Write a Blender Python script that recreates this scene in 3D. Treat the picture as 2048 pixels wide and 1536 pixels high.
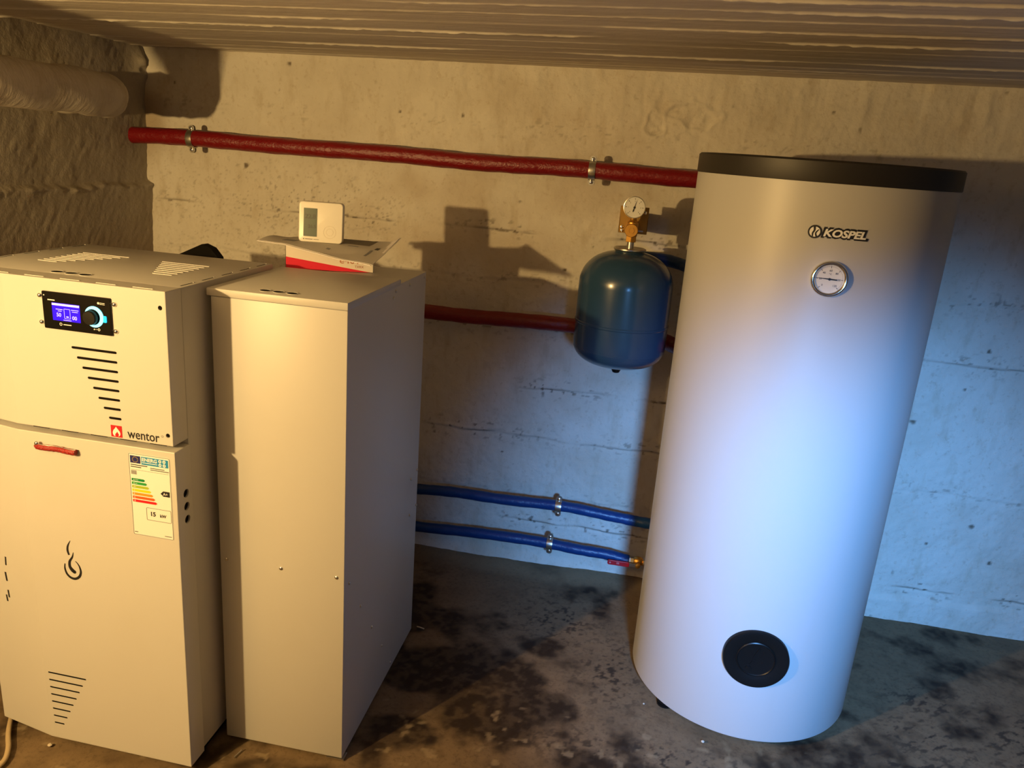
import bpy, bmesh, math, random
import numpy as np
from mathutils import Vector, Matrix

for o in list(bpy.data.objects):
    bpy.data.objects.remove(o, do_unlink=True)
S = bpy.context.scene
COL = S.collection
random.seed(4)
PI = math.pi

# ------------------------------------------------------------------ camera
FPX = 1572.504                      # focal length in pixels of a 2048 x 1536 frame
CAM = Vector((0.0, 0.0, 1.58682))
CR = Vector((0.98209655, 0.1736108, 0.07311393))
CU = Vector((-0.1189466, 0.27054185, 0.95533178))
CF = Vector((-0.14607554, 0.9469247, -0.28634863))
cam = bpy.data.cameras.new('camera')
cam.sensor_fit = 'HORIZONTAL'
cam.sensor_width = 36.0
cam.lens = 36.0 * FPX / 2048.0
cam.clip_start = 0.02
cam_o = bpy.data.objects.new('camera', cam)
COL.objects.link(cam_o)
mw = Matrix.Identity(4)
for i in range(3):
    mw[i][0], mw[i][1], mw[i][2], mw[i][3] = CR[i], CU[i], -CF[i], CAM[i]
cam_o.matrix_world = mw
S.camera = cam_o

# ------------------------------------------------------------------ world, lights, exposure
w = bpy.data.worlds.new('world')
S.world = w
w.use_nodes = True
w.node_tree.nodes['Background'].inputs[0].default_value = (0.58, 0.62, 0.70, 1)
w.node_tree.nodes['Background'].inputs[1].default_value = 0.055

lamp = bpy.data.lights.new('warm_bulb', 'POINT')
lamp.color = (1.0, 0.65, 0.25)
lamp.energy = 124
lamp.shadow_soft_size = 0.022
lo = bpy.data.objects.new('warm_bulb', lamp)
lo.location = (-1.62, 0.12, 1.50)
COL.objects.link(lo)

spot = bpy.data.lights.new('cool_light', 'SPOT')
spot.color = (0.16, 0.44, 1.0)
spot.energy = 360
spot.shadow_soft_size = 0.10
spot.spot_size = math.radians(57)
spot.spot_blend = 1.0
so = bpy.data.objects.new('cool_light', spot)
so.location = (0.36, 0.10, 1.20)
so.rotation_euler = (Vector((0.68, 2.7, 0.18)) - Vector(so.location)).to_track_quat('-Z', 'Y').to_euler()
COL.objects.link(so)

S.view_settings.view_transform = 'Standard'
S.view_settings.look = 'None'
S.view_settings.gamma = 1.0
S.view_settings.use_curve_mapping = False
S.view_settings.exposure = 0.25


# ------------------------------------------------------------------ pixel helpers (a pixel gives a direction only)
def ray(px):
    return (CF + CR * ((px[0] - 1024) / FPX) - CU * ((px[1] - 768) / FPX)).normalized()


def at(px, ax, v):
    d = ray(px)
    return CAM + d * ((v - CAM[ax]) / d[ax])


# ------------------------------------------------------------------ noise (numpy)
def _hash(ix, iy, seed):
    h = (ix.astype(np.int64) * 374761393 + iy.astype(np.int64) * 668265263 + seed * 974634777) & 0x7fffffff
    h = ((h ^ (h >> 13)) * 1274126177) & 0x7fffffff
    h = h ^ (h >> 16)
    return (h & 0xffff) / 65535.0


def vn(x, y, seed=0):
    ix, iy = np.floor(x), np.floor(y)
    fx, fy = x - ix, y - iy
    fx, fy = fx * fx * (3 - 2 * fx), fy * fy * (3 - 2 * fy)
    a, b = _hash(ix, iy, seed), _hash(ix + 1, iy, seed)
    c, d = _hash(ix, iy + 1, seed), _hash(ix + 1, iy + 1, seed)
    return (a + (b - a) * fx + (c - a) * fy + (a - b - c + d) * fx * fy) * 2 - 1


def fbm(x, y, seed=0, o=4):
    s, a = 0, 1.0
    for k in range(o):
        s = s + vn(x, y, seed + k * 17) * a
        x, y, a = x * 2.03 + 5.1, y * 2.03 + 3.7, a * 0.5
    return s


# ------------------------------------------------------------------ materials
def mat(name, col, rough=0.5, metal=0.0, emit=None, estr=0.0, layers=(), bump=(), attr=(), coat=0.0, spec=0.5):
    m = bpy.data.materials.new(name)
    m.use_nodes = True
    nt = m.node_tree
    b = nt.nodes['Principled BSDF']
    b.inputs['Roughness'].default_value = rough
    b.inputs['Metallic'].default_value = metal
    b.inputs['Specular IOR Level'].default_value = spec
    b.inputs['Coat Weight'].default_value = coat
    b.inputs['Coat Roughness'].default_value = 0.12
    if emit:
        b.inputs['Emission Color'].default_value = (*emit, 1)
        b.inputs['Emission Strength'].default_value = estr
    b.inputs['Base Color'].default_value = (*col, 1)
    tc = None
    if layers or bump:
        tc = nt.nodes.new('ShaderNodeTexCoord')
    cur = None

    def noise(scale, detail, stretch=None):
        n = nt.nodes.new('ShaderNodeTexNoise')
        n.inputs['Scale'].default_value = scale
        n.inputs['Detail'].default_value = detail
        n.inputs['Roughness'].default_value = 0.6
        if stretch:
            mp = nt.nodes.new('ShaderNodeMapping')
            mp.inputs['Scale'].default_value = stretch
            nt.links.new(tc.outputs['Object'], mp.inputs[0])
            nt.links.new(mp.outputs[0], n.inputs['Vector'])
        else:
            nt.links.new(tc.outputs['Object'], n.inputs['Vector'])
        return n

    def mixin(fac_socket, c2):
        nonlocal cur
        mx = nt.nodes.new('ShaderNodeMix')
        mx.data_type = 'RGBA'
        nt.links.new(fac_socket, mx.inputs[0])
        if cur is None:
            mx.inputs[6].default_value = (*col, 1)
        else:
            nt.links.new(cur, mx.inputs[6])
        mx.inputs[7].default_value = (*c2, 1)
        cur = mx.outputs[2]

    for L in layers:
        scale, detail, lo_, hi_, c2, fac = L[:6]
        n = noise(scale, detail, L[6] if len(L) > 6 else None)
        mr = nt.nodes.new('ShaderNodeMapRange')
        mr.inputs['From Min'].default_value = lo_
        mr.inputs['From Max'].default_value = hi_
        mr.inputs['To Max'].default_value = fac
        nt.links.new(n.outputs['Fac'], mr.inputs[0])
        mixin(mr.outputs[0], c2)
    for (an, c2) in attr:
        a = nt.nodes.new('ShaderNodeAttribute')
        a.attribute_name = an
        mixin(a.outputs['Fac'], c2)
    if cur is not None:
        nt.links.new(cur, b.inputs['Base Color'])
    prev = None
    for B in bump:
        scale, detail, strength, dist = B[:4]
        n = noise(scale, detail, B[4] if len(B) > 4 else None)
        bp = nt.nodes.new('ShaderNodeBump')
        bp.inputs['Strength'].default_value = strength
        bp.inputs['Distance'].default_value = dist
        nt.links.new(n.outputs['Fac'], bp.inputs['Height'])
        if prev:
            nt.links.new(prev, bp.inputs['Normal'])
        prev = bp.outputs[0]
    if prev:
        nt.links.new(prev, b.inputs['Normal'])
    return m


M = {}
M['wall'] = mat('whitewashed_concrete', (0.68, 0.645, 0.565), 0.9, spec=0.2,
                attr=[('wear', (0.42, 0.33, 0.22)), ('pits', (0.13, 0.10, 0.07))],
                layers=[(3.0, 5, 0.46, 0.75, (0.52, 0.47, 0.38), 0.6), (60, 3, 0.58, 0.72, (0.5, 0.43, 0.33), 0.5), (11, 6, 0.54, 0.68, (0.47, 0.40, 0.29), 0.4, (1.6, 1, 0.6))],
                bump=[(34, 6, 0.5, 0.006), (150, 4, 0.35, 0.002)])
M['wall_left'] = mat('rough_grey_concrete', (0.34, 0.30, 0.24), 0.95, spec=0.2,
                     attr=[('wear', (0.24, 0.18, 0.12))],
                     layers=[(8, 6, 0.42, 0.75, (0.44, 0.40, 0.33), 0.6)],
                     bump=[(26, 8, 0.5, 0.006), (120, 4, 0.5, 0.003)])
M['ceiling'] = mat('board_marked_concrete', (0.55, 0.50, 0.43), 0.92, spec=0.2,
                   attr=[('ridge_light', (0.80, 0.76, 0.66))],  # paler colour on the ridges paints in the lamplight they catch
                   layers=[(5, 6, 0.45, 0.7, (0.40, 0.35, 0.28), 0.6, (0.4, 3, 1)), (40, 4, 0.55, 0.75, (0.34, 0.28, 0.2), 0.5, (0.3, 3, 1))],
                   bump=[(30, 5, 0.25, 0.003, (0.08, 2.5, 1)), (120, 3, 0.25, 0.002)])
M['floor'] = mat('concrete_floor', (0.185, 0.128, 0.072), 0.75, spec=0.3,
                 attr=[('damp', (0.024, 0.014, 0.007)), ('speck', (0.040, 0.028, 0.018)), ('pale', (0.29, 0.22, 0.13))],
                 layers=[(7, 6, 0.45, 0.72, (0.115, 0.080, 0.046), 0.7), (90, 4, 0.5, 0.75, (0.075, 0.052, 0.03), 0.6)],
                 bump=[(45, 6, 0.35, 0.004), (220, 3, 0.35, 0.0015)])
M['plaster'] = mat('plaster_wrap', (0.56, 0.51, 0.43), 0.85, spec=0.25,
                   layers=[(14, 5, 0.45, 0.75, (0.36, 0.30, 0.22), 0.6)],
                   bump=[(16, 5, 0.5, 0.012, (1, 3, 1)), (70, 4, 0.3, 0.003)])
M['white'] = mat('white_powder_coat', (0.56, 0.55, 0.525), 0.42, layers=[(2.5, 3, 0.5, 0.8, (0.52, 0.50, 0.46), 0.5)], bump=[(420, 2, 0.05, 0.0006)])
M['tank'] = mat('white_tank_jacket', (0.50, 0.50, 0.495), 0.42, layers=[(3, 4, 0.58, 0.8, (0.46, 0.445, 0.42), 0.5, (1, 1, 0.3))], bump=[(300, 2, 0.04, 0.0006)])
M['black'] = mat('black_plastic', (0.005, 0.005, 0.005), 0.34, spec=0.3)
M['lid_black'] = mat('black_lid_plastic', (0.020, 0.017, 0.014), 0.5)
M['void'] = mat('dark_opening', (0.006, 0.005, 0.004), 0.9, spec=0.1)
M['print_black'] = mat('black_print', (0.012, 0.012, 0.013), 0.5)
M['print_grey'] = mat('grey_print', (0.20, 0.20, 0.21), 0.6)
M['print_red'] = mat('red_print', (0.46, 0.006, 0.014), 0.5)
M['print_white'] = mat('white_print', (0.80, 0.79, 0.77), 0.5)
M['red'] = mat('red_lagging_film', (0.185, 0.004, 0.006), 0.34, bump=[(90, 5, 0.7, 0.004, (0.6, 1, 1)), (30, 3, 0.4, 0.006)])
M['blue'] = mat('blue_lagging_film', (0.003, 0.042, 0.17), 0.34, bump=[(90, 5, 0.5, 0.003, (0.6, 1, 1)), (30, 3, 0.4, 0.005)])
M['zinc'] = mat('zinc_plated_steel', (0.62, 0.60, 0.54), 0.32, 1.0, bump=[(120, 3, 0.2, 0.001)])
M['silver'] = mat('silver_paint', (0.88, 0.88, 0.86), 0.3)
M['chrome'] = mat('chrome', (0.80, 0.80, 0.80), 0.12, 1.0)
M['brass'] = mat('brass', (0.74, 0.40, 0.09), 0.42, 1.0, bump=[(160, 2, 0.1, 0.0006)])
M['plate'] = mat('yellow_zinc_plate', (0.44, 0.26, 0.07), 0.42, 0.9)
M['vessel'] = mat('blue_vessel_enamel', (0.017, 0.056, 0.120), 0.24, coat=0.2, layers=[(4, 3, 0.5, 0.8, (0.014, 0.048, 0.10), 0.5)])
M['dial'] = mat('white_dial', (0.72, 0.72, 0.69), 0.4)
M['panel'] = mat('gloss_black_panel', (0.004, 0.004, 0.004), 0.10, spec=0.25)
M['screen'] = mat('lit_blue_screen', (0.002, 0.0, 0.04), 0.12, emit=(0.045, 0.004, 0.95), estr=1.0)
M['screen_text'] = mat('lit_screen_text', (0.4, 0.4, 0.9), 0.4, emit=(0.42, 0.36, 1.0), estr=0.8)
M['cyan'] = mat('lit_cyan_ring', (0.2, 0.7, 0.9), 0.3, emit=(0.22, 0.85, 0.95), estr=1.1)
M['cyan2'] = mat('lit_cyan_button', (0.0, 0.4, 0.7), 0.3, emit=(0.01, 0.55, 0.95), estr=0.9)
M['paper'] = mat('grey_paper', (0.52, 0.49, 0.45), 0.7, layers=[(6, 4, 0.45, 0.75, (0.42, 0.39, 0.35), 0.6)])
M['paper_edge'] = mat('white_paper', (0.74, 0.70, 0.70), 0.7)
M['card'] = mat('white_carton', (0.80, 0.74, 0.66), 0.55)
M['card_red'] = mat('red_carton_print', (0.70, 0.015, 0.045), 0.45)
M['card_text'] = mat('brown_carton_print', (0.46, 0.16, 0.08), 0.5)
M['thermo'] = mat('cream_white_plastic', (0.78, 0.75, 0.68), 0.35)
M['thermo_line'] = mat('faint_relief', (0.60, 0.54, 0.47), 0.5)
M['lcd'] = mat('lcd_glass', (0.075, 0.105, 0.082), 0.25)
M['lcd_seg'] = mat('lcd_segment', (0.015, 0.02, 0.018), 0.4)
M['red_tape'] = mat('red_tape', (0.28, 0.012, 0.008), 0.3, bump=[(260, 3, 0.8, 0.003)])
M['red_lever'] = mat('red_lever_sleeve', (0.50, 0.012, 0.022), 0.4)
M['teal'] = mat('teal_print', (0.01, 0.23, 0.50), 0.5)
M['navy'] = mat('navy_print', (0.012, 0.018, 0.13), 0.5)
M['cable'] = mat('beige_cable', (0.46, 0.36, 0.22), 0.5)
M['stone'] = mat('pale_crumb', (0.58, 0.52, 0.42), 0.8)
for i, c in enumerate([(0.0, 0.22, 0.06), (0.02, 0.30, 0.06), (0.34, 0.45, 0.03), (0.85, 0.62, 0.01), (0.78, 0.28, 0.02), (0.66, 0.10, 0.012), (0.60, 0.01, 0.015)]):
    M['eu%d' % i] = mat('label_colour_%d' % i, c, 0.5)


# ------------------------------------------------------------------ mesh helpers
class G:
    def __init__(self):
        self.v, self.f = [], []

    def add(self, vs, fs):
        b = len(self.v)
        self.v += [tuple(p) for p in vs]
        self.f += [tuple(i + b for i in q) for q in fs]
        return self

    def box(self, x0, x1, y0, y1, z0, z1):
        vs = [(x, y, z) for z in (z0, z1) for y in (y0, y1) for x in (x0, x1)]
        return self.add(vs, [(0, 2, 3, 1), (4, 5, 7, 6), (0, 1, 5, 4), (2, 6, 7, 3), (0, 4, 6, 2), (1, 3, 7, 5)])

    def prism(self, poly, a0, a1, fn):
        """poly: list of 2d points (ccw seen from -axis); fn(u,v,a)->xyz"""
        n = len(poly)
        vs = [fn(u, v, a0) for u, v in poly] + [fn(u, v, a1) for u, v in poly]
        fs = [tuple(range(n)), tuple(range(2 * n - 1, n - 1, -1))]
        fs += [(i, i + n, (i + 1) % n + n, (i + 1) % n) for i in range(n)]
        return self.add(vs, fs)

    def lathe(self, prof, seg=32, fn=lambda x, y, z: (x, y, z), cap=True):
        """prof: (radius, height) list; revolves around local z"""
        n = len(prof)
        vs, fs = [], []
        for k in range(seg):
            a = 2 * PI * k / seg
            for r, h in prof:
                vs.append(fn(r * math.cos(a), r * math.sin(a), h))
        for k in range(seg):
            k2 = (k + 1) % seg
            for i in range(n - 1):
                fs.append((k * n + i, k2 * n + i, k2 * n + i + 1, k * n + i + 1))
        if cap:
            fs.append(tuple(k * n for k in range(seg - 1, -1, -1)))
            fs.append(tuple(k * n + n - 1 for k in range(seg)))
        return self.add(vs, fs)

    def tube(self, path, r, seg=16, cap=True, rf=None):
        P = [Vector(p) for p in path]
        n = len(P)
        up = Vector((0, 0, 1))
        vs, fs = [], []
        for i, p in enumerate(P):
            t = (P[min(i + 1, n - 1)] - P[max(i - 1, 0)]).normalized()
            a = t.cross(up)
            if a.length < 0.05:
                a = t.cross(Vector((0, 1, 0)))
            a.normalize()
            b = a.cross(t)
            for k in range(seg):
                th = 2 * PI * k / seg
                rr = r * (rf(i, th) if rf else 1)
                vs.append(p + a * (math.cos(th) * rr) + b * (math.sin(th) * rr))
        for i in range(n - 1):
            for k in range(seg):
                k2 = (k + 1) % seg
                fs.append((i * seg + k, i * seg + k2, (i + 1) * seg + k2, (i + 1) * seg + k))
        if cap:
            fs.append(tuple(range(seg - 1, -1, -1)))
            fs.append(tuple((n - 1) * seg + k for k in range(seg)))
        return self.add(vs, fs)

    def mesh(self, bevel=0.0, seg=2, smooth=None, fn=None):
        me = bpy.data.meshes.new('mesh')
        vs = self.v if fn is None else [tuple(fn(*p)) for p in self.v]
        me.from_pydata(vs, [], self.f)
        bm = bmesh.new()
        bm.from_mesh(me)
        bmesh.ops.recalc_face_normals(bm, faces=bm.faces)
        if bevel:
            es = [e for e in bm.edges if len(e.link_faces) == 2 and e.calc_face_angle(0) > 0.5]
            bmesh.ops.bevel(bm, geom=es, offset=bevel, segments=seg, affect='EDGES', profile=0.5)
        bm.to_mesh(me)
        bm.free()
        if smooth is not None:
            me.polygons.foreach_set('use_smooth', [True] * len(me.polygons))
            me.set_sharp_from_angle(angle=math.radians(smooth))
        return me


def put(name, me, m, parent=None, loc=(0, 0, 0), rot=(0, 0, 0), label=None):
    o = bpy.data.objects.new(name, me)
    me.materials.clear()
    me.materials.append(M[m] if isinstance(m, str) else m)
    COL.objects.link(o)
    o.location = loc
    o.rotation_euler = rot
    if parent:
        o.parent = parent
    if label:
        o['label'] = label
    return o


def share(name, me, parent=None, loc=(0, 0, 0), rot=(0, 0, 0)):
    o = bpy.data.objects.new(name, me)
    COL.objects.link(o)
    o.location = loc
    o.rotation_euler = rot
    if parent:
        o.parent = parent
    return o


def thing(name, label, cat, loc=(0, 0, 0), rz=0.0, group=None):
    o = bpy.data.objects.new(name, None)
    o.empty_display_size = 0.05
    COL.objects.link(o)
    o.location = loc
    o.rotation_euler = (0, 0, rz)
    return tag(o, label, cat, group)


def tag(o, label, cat, group=None):
    o['label'] = label
    o['category'] = cat
    if group:
        o['group'] = group
    return o


def cut(o, cutter):
    """boolean difference baked into the mesh of o; cutter is a G in the same local frame"""
    me = cutter.mesh()
    c = bpy.data.objects.new('cutter', me)
    COL.objects.link(c)
    keep = (o.location.copy(), o.rotation_euler.copy(), o.parent)
    o.parent = None
    o.location = (0, 0, 0)
    o.rotation_euler = (0, 0, 0)
    md = o.modifiers.new('cut', 'BOOLEAN')
    md.operation = 'DIFFERENCE'
    md.solver = 'EXACT'
    md.object = c
    dg = bpy.context.evaluated_depsgraph_get()
    nm = bpy.data.meshes.new_from_object(o.evaluated_get(dg))
    o.modifiers.clear()
    old = o.data
    o.data = nm
    bpy.data.meshes.remove(old)
    bpy.data.objects.remove(c)
    bpy.data.meshes.remove(me)
    o.location, o.rotation_euler, o.parent = keep


def capsule(x0, x1, z, r, n=6):
    pts = []
    for k in range(n + 1):
        a = -PI / 2 + PI * k / n
        pts.append((x1 - r + r * math.cos(a), z + r * math.sin(a)))
    for k in range(n + 1):
        a = PI / 2 + PI * k / n
        pts.append((x0 + r + r * math.cos(a), z + r * math.sin(a)))
    return pts


def disc(cx, cz, r, n=20):
    return [(cx + r * math.cos(2 * PI * k / n), cz + r * math.sin(2 * PI * k / n)) for k in range(n)]


def rrect(x0, x1, z0, z1, r, n=4):
    pts = []
    for cx, cz, a0 in ((x1 - r, z0 + r, -90), (x1 - r, z1 - r, 0), (x0 + r, z1 - r, 90), (x0 + r, z0 + r, 180)):
        for k in range(n + 1):
            a = math.radians(a0 + 90 * k / n)
            pts.append((cx + r * math.cos(a), cz + r * math.sin(a)))
    return pts


def FRONT(u, v, a):          # drawing plane facing -y: u right, v up, a = y
    return (u, a, v)


def TOP(u, v, a):            # plan outline: u = x, v = y, a = z
    return (u, v, a)


def SIDE(u, v, a):           # plane facing +x: u = y, v = z, a = x
    return (a, u, v)


def ringpoly(g, outer, inner, a0, a1, fn):
    n = len(outer)
    vs = [fn(*p, a) for a in (a0, a1) for pl in (outer, inner) for p in pl]
    fs = []
    for i in range(n):
        j = (i + 1) % n
        fs += [(i, j, n + j, n + i), (2 * n + i, 3 * n + i, 3 * n + j, 2 * n + j),
               (i, 2 * n + i, 2 * n + j, j), (n + i, n + j, 3 * n + j, 3 * n + i)]
    g.add(vs, fs)


def stroke(pts, wid, g=None, a0=0, a1=0.0005, fn=FRONT, sub=6):
    """smooth brush stroke of varying width through 2d points"""
    P = [Vector(p) for p in pts]
    Q, Wd = [], []
    for i in range(len(P) - 1):
        p0, p1, p2, p3 = P[max(i - 1, 0)], P[i], P[i + 1], P[min(i + 2, len(P) - 1)]
        for k in range(sub):
            t = k / sub
            Q.append(0.5 * (2 * p1 + (p2 - p0) * t + (2 * p0 - 5 * p1 + 4 * p2 - p3) * t * t + (3 * p1 - p0 - 3 * p2 + p3) * t ** 3))
            Wd.append(wid[i] * (1 - t) + wid[i + 1] * t)
    Q.append(P[-1])
    Wd.append(wid[-1])
    L, R_ = [], []
    for i in range(len(Q)):
        t = (Q[min(i + 1, len(Q) - 1)] - Q[max(i - 1, 0)]).normalized()
        n = Vector((-t.y, t.x))
        L.append(Q[i] + n * Wd[i] / 2)
        R_.append(Q[i] - n * Wd[i] / 2)
    g = g or G()
    n = len(Q)
    vs = [fn(p.x, p.y, a) for a in (a0, a1) for s in (L, R_) for p in s]
    fs = []
    for i in range(n - 1):
        fs += [(i, i + 1, n + i + 1, n + i), (2 * n + i, 3 * n + i, 3 * n + i + 1, 2 * n + i + 1),
               (i, 2 * n + i, 2 * n + i + 1, i + 1), (n + i, n + i + 1, 3 * n + i + 1, 3 * n + i)]
    g.add(vs, fs)
    return g


def text(s, x, z, height=None, width=None, fn=FRONT, a0=0.0, depth=0.0004, bold=0.0, shear=0.0, align='LEFT'):
    """flat lettering as a mesh; cap height / width in metres"""
    c = bpy.data.curves.new('t', 'FONT')
    c.body = s
    c.size = 1
    c.offset = bold
    c.shear = shear
    c.extrude = 0.05
    c.resolution_u = 3
    o = bpy.data.objects.new('t', c)
    me = bpy.data.meshes.new_from_object(o)
    n = len(me.vertices)
    co = np.empty(n * 3)
    me.vertices.foreach_get('co', co)
    co = co.reshape(-1, 3)
    x0, x1, y0, y1 = co[:, 0].min(), co[:, 0].max(), co[:, 1].min(), co[:, 1].max()
    sy = height / (y1 - y0) if height else None
    sx = width / (x1 - x0) if width else None
    sy = sy or sx
    sx = sx or sy
    U = (co[:, 0] - x0) * sx + x
    if align == 'CENTER':
        U -= (x1 - x0) * sx / 2
    V = (co[:, 1] - y0) * sy + z
    A = a0 + (co[:, 2] + 0.05) / 0.1 * depth
    pts = [fn(u, v, a) for u, v, a in zip(U, V, A)]
    me.vertices.foreach_set('co', np.array(pts, dtype=np.float32).ravel())
    me.update()
    bpy.data.objects.remove(o)
    bpy.data.curves.remove(c)
    return me


def grid(name, us, vs, posf, m, attrs=None):
    U, V = np.meshgrid(us, vs, indexing='ij')
    X, Y, Z, at_ = posf(U, V)
    nu, nv = len(us), len(vs)
    me = bpy.data.meshes.new(name)
    me.vertices.add(nu * nv)
    me.vertices.foreach_set('co', np.stack([X, Y, Z], -1).astype(np.float32).ravel())
    i = np.arange(nu * nv).reshape(nu, nv)
    q = np.stack([i[:-1, :-1], i[1:, :-1], i[1:, 1:], i[:-1, 1:]], -1).reshape(-1, 4)
    nf = len(q)
    me.loops.add(nf * 4)
    me.loops.foreach_set('vertex_index', q.astype(np.int32).ravel())
    me.polygons.add(nf)
    me.polygons.foreach_set('loop_start', (np.arange(nf) * 4).astype(np.int32))
    me.polygons.foreach_set('use_smooth', np.ones(nf, dtype=bool))
    me.update(calc_edges=True)
    for k, v in at_.items():
        a = me.attributes.new(k, 'FLOAT', 'POINT')
        a.data.foreach_set('value', np.clip(v, 0, 1).astype(np.float32).ravel())
    o = put(name, me, m)
    o['kind'] = 'structure'
    return o


sm = lambda t: np.clip(t, 0, 1) ** 2 * (3 - 2 * np.clip(t, 0, 1))

# ------------------------------------------------------------------ the setting
WY, LX = 2.822, -1.897          # back wall plane, left wall plane
RX, FY = 2.5, -2.2              # how far the room is built to the right and behind the camera


def ceil_z(x):
    return 1.8688 + 0.0131 * x


def wall_pos(X, Z):
    h = 0.0035 * fbm(X * 2.2, Z * 2.6, 1, 3) + 0.0022 * fbm(X * 14, Z * 14, 9, 4) + 0.0008 * fbm(X * 70, Z * 70, 5, 2)
    wear = sm((fbm(X * 2.1, Z * 2.5, 31, 4) - 0.15) / 0.9) * (0.35 + 0.5 * sm((-0.2 - X) / 1.2))
    pits = np.zeros_like(X)
    rag = fbm(X * 18, Z * 40, 77, 3)
    for k, (zj, amp, x0, x1) in enumerate([(1.655, 0.4, -1.9, 2.5), (1.305, 0.9, -1.9, 0.3), (1.135, 0.5, -1.9, 0.2), (0.955, 0.9, -0.9, 0.2),
                                           (0.735, 1.2, -0.45, 0.25), (0.535, 1.3, -0.8, 0.3), (0.30, 0.4, -1.0, 0.3), (0.185, 1.0, -0.5, 0.2),
                                           (1.20, 0.7, 0.7, 2.5), (1.00, 0.9, 0.7, 2.5), (0.52, 0.5, 0.7, 2.5), (0.135, 1.3, 0.8, 2.5)]):
        zz = zj + 0.006 * fbm(X * 5, X * 0 + k, 40 + k, 3)
        m = sm((X - x0) / 0.12) * sm((x1 - X) / 0.12) * sm((vn(X * 6, Z * 0 + k * 3.3, 50 + k) + 0.75))
        d = Z - zz
        h += 1.5 * amp * m * (0.0030 * np.exp(-(d / 0.007) ** 2) * (0.6 + rag) + 0.0014 * np.tanh(d / 0.006) * np.exp(-(d / 0.06) ** 2)
                        - 0.0022 * np.exp(-((d + 0.009) / 0.004) ** 2))
        crack = np.exp(-((d + 0.003) / 0.0030) ** 2) * m * sm((vn(X * 11, Z * 0 + k, 60 + k) + 0.55) * 1.4)
        pits += 0.75 * min(amp, 1.0) * crack * (amp > 0.85)
        near = np.exp(-(d / 0.035) ** 2) * m * amp
        pits += near * sm((fbm(X * 60, Z * 90, 90 + k, 2) - 0.55) / 0.3) * 0.8
    # speckled bare patch above the boiler, small holes everywhere
    patch = np.exp(-((X + 1.15) / 0.28) ** 2 - ((Z - 1.33) / 0.10) ** 2) + 0.6 * np.exp(-((X + 1.6) / 0.5) ** 2 - ((Z - 1.30) / 0.25) ** 2)
    pits += 0.55 * patch * sm((fbm(X * 110, Z * 130, 120, 3) - 0.55) / 0.5)
    holes = sm((vn(X * 22, Z * 22, 140) - 0.93) / 0.05)
    pits += holes * 0.9
    h -= 0.002 * holes
    # chipped plaster scar above the cylinder
    for cx, cz, rx, rz in ((0.10, 1.738, 0.095, 0.030), (-0.015, 1.70, 0.026, 0.035)):
        rr = np.sqrt(((X - cx) / rx) ** 2 + ((Z - cz + 0.12 * (X - cx)) / rz) ** 2) * (1 + 0.35 * fbm(X * 20, Z * 20, 160, 2))
        h += -0.0045 * sm((1.05 - rr) / 0.25) + 0.003 * np.exp(-((rr - 1.15) / 0.15) ** 2)
        h += 0.003 * sm((1 - rr) / 0.2) * fbm(X * 60, Z * 60, 170, 3)
    # trowelled runs below the ceiling, base fillet
    h += 0.0016 * sm((Z - 1.6) / 0.2) * fbm(X * 30, Z * 5, 180, 3)
    base = 0.10 + 0.012 * fbm(X * 6, Z * 0, 190, 3)
    h += np.where(X > 0.4, 0.010 * sm((base - Z) / 0.02), 0.02 * sm((0.03 + 0.02 * fbm(X * 5, Z * 0, 191, 2) - Z) / 0.05))
    return X, WY - h, Z, {'wear': wear, 'pits': pits}


xs = np.concatenate([np.arange(LX - 0.02, 1.75, 0.005), np.linspace(1.76, RX, 40)])
grid('wall_back', xs, np.arange(-0.01, 1.925, 0.005), wall_pos, 'wall')


def left_pos(Y, Z):
    h = 0.006 * fbm(Y * 2.5, Z * 3, 201, 3) + 0.0010 * fbm((Y - Z * 0.7) * 40, (Z + Y * 0.7) * 18, 209, 4) + 0.0007 * fbm(Y * 90, Z * 90, 205, 3)
    d = Z - 1.363 - 0.005 * fbm(Y * 7, Z * 0, 220, 3)
    h += 0.010 * np.tanh(-d / 0.006) * np.exp(-(d / 0.10) ** 2) + 0.006 * np.exp(-((d + 0.012) / 0.01) ** 2) * (0.5 + fbm(Y * 25, Z * 25, 222, 2))
    h -= 0.006 * np.exp(-(d / 0.005) ** 2)
    bl = np.exp(-((Y - 2.80) / 0.04) ** 2 - ((Z - 1.775) / 0.055) ** 2)
    h += 0.032 * bl * (1 + 0.4 * fbm(Y * 30, Z * 30, 230, 3))
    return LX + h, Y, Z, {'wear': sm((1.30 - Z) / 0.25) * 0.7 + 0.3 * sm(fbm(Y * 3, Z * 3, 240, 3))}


ys = np.concatenate([np.linspace(FY, 1.6, 60), np.arange(1.61, WY + 0.01, 0.006)])
zs = np.concatenate([np.linspace(-0.01, 1.0, 30), np.arange(1.01, 1.925, 0.006)])
grid('wall_left', ys, zs, left_pos, 'wall_left')

RID = [(1.60, 0.9, 0.006, 1), (1.705, 1.3, 0.010, -1), (1.83, 0.45, 0.005, 1), (1.955, 0.7, 0.006, 1), (2.095, 1.2, 0.009, -1), (2.24, 0.35, 0.004, 1),
       (2.36, 0.5, 0.005, -1), (2.475, 0.9, 0.006, 1), (2.60, 0.4, 0.004, 1), (2.69, 0.75, 0.006, -1), (2.765, 0.4, 0.004, 1)]


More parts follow.
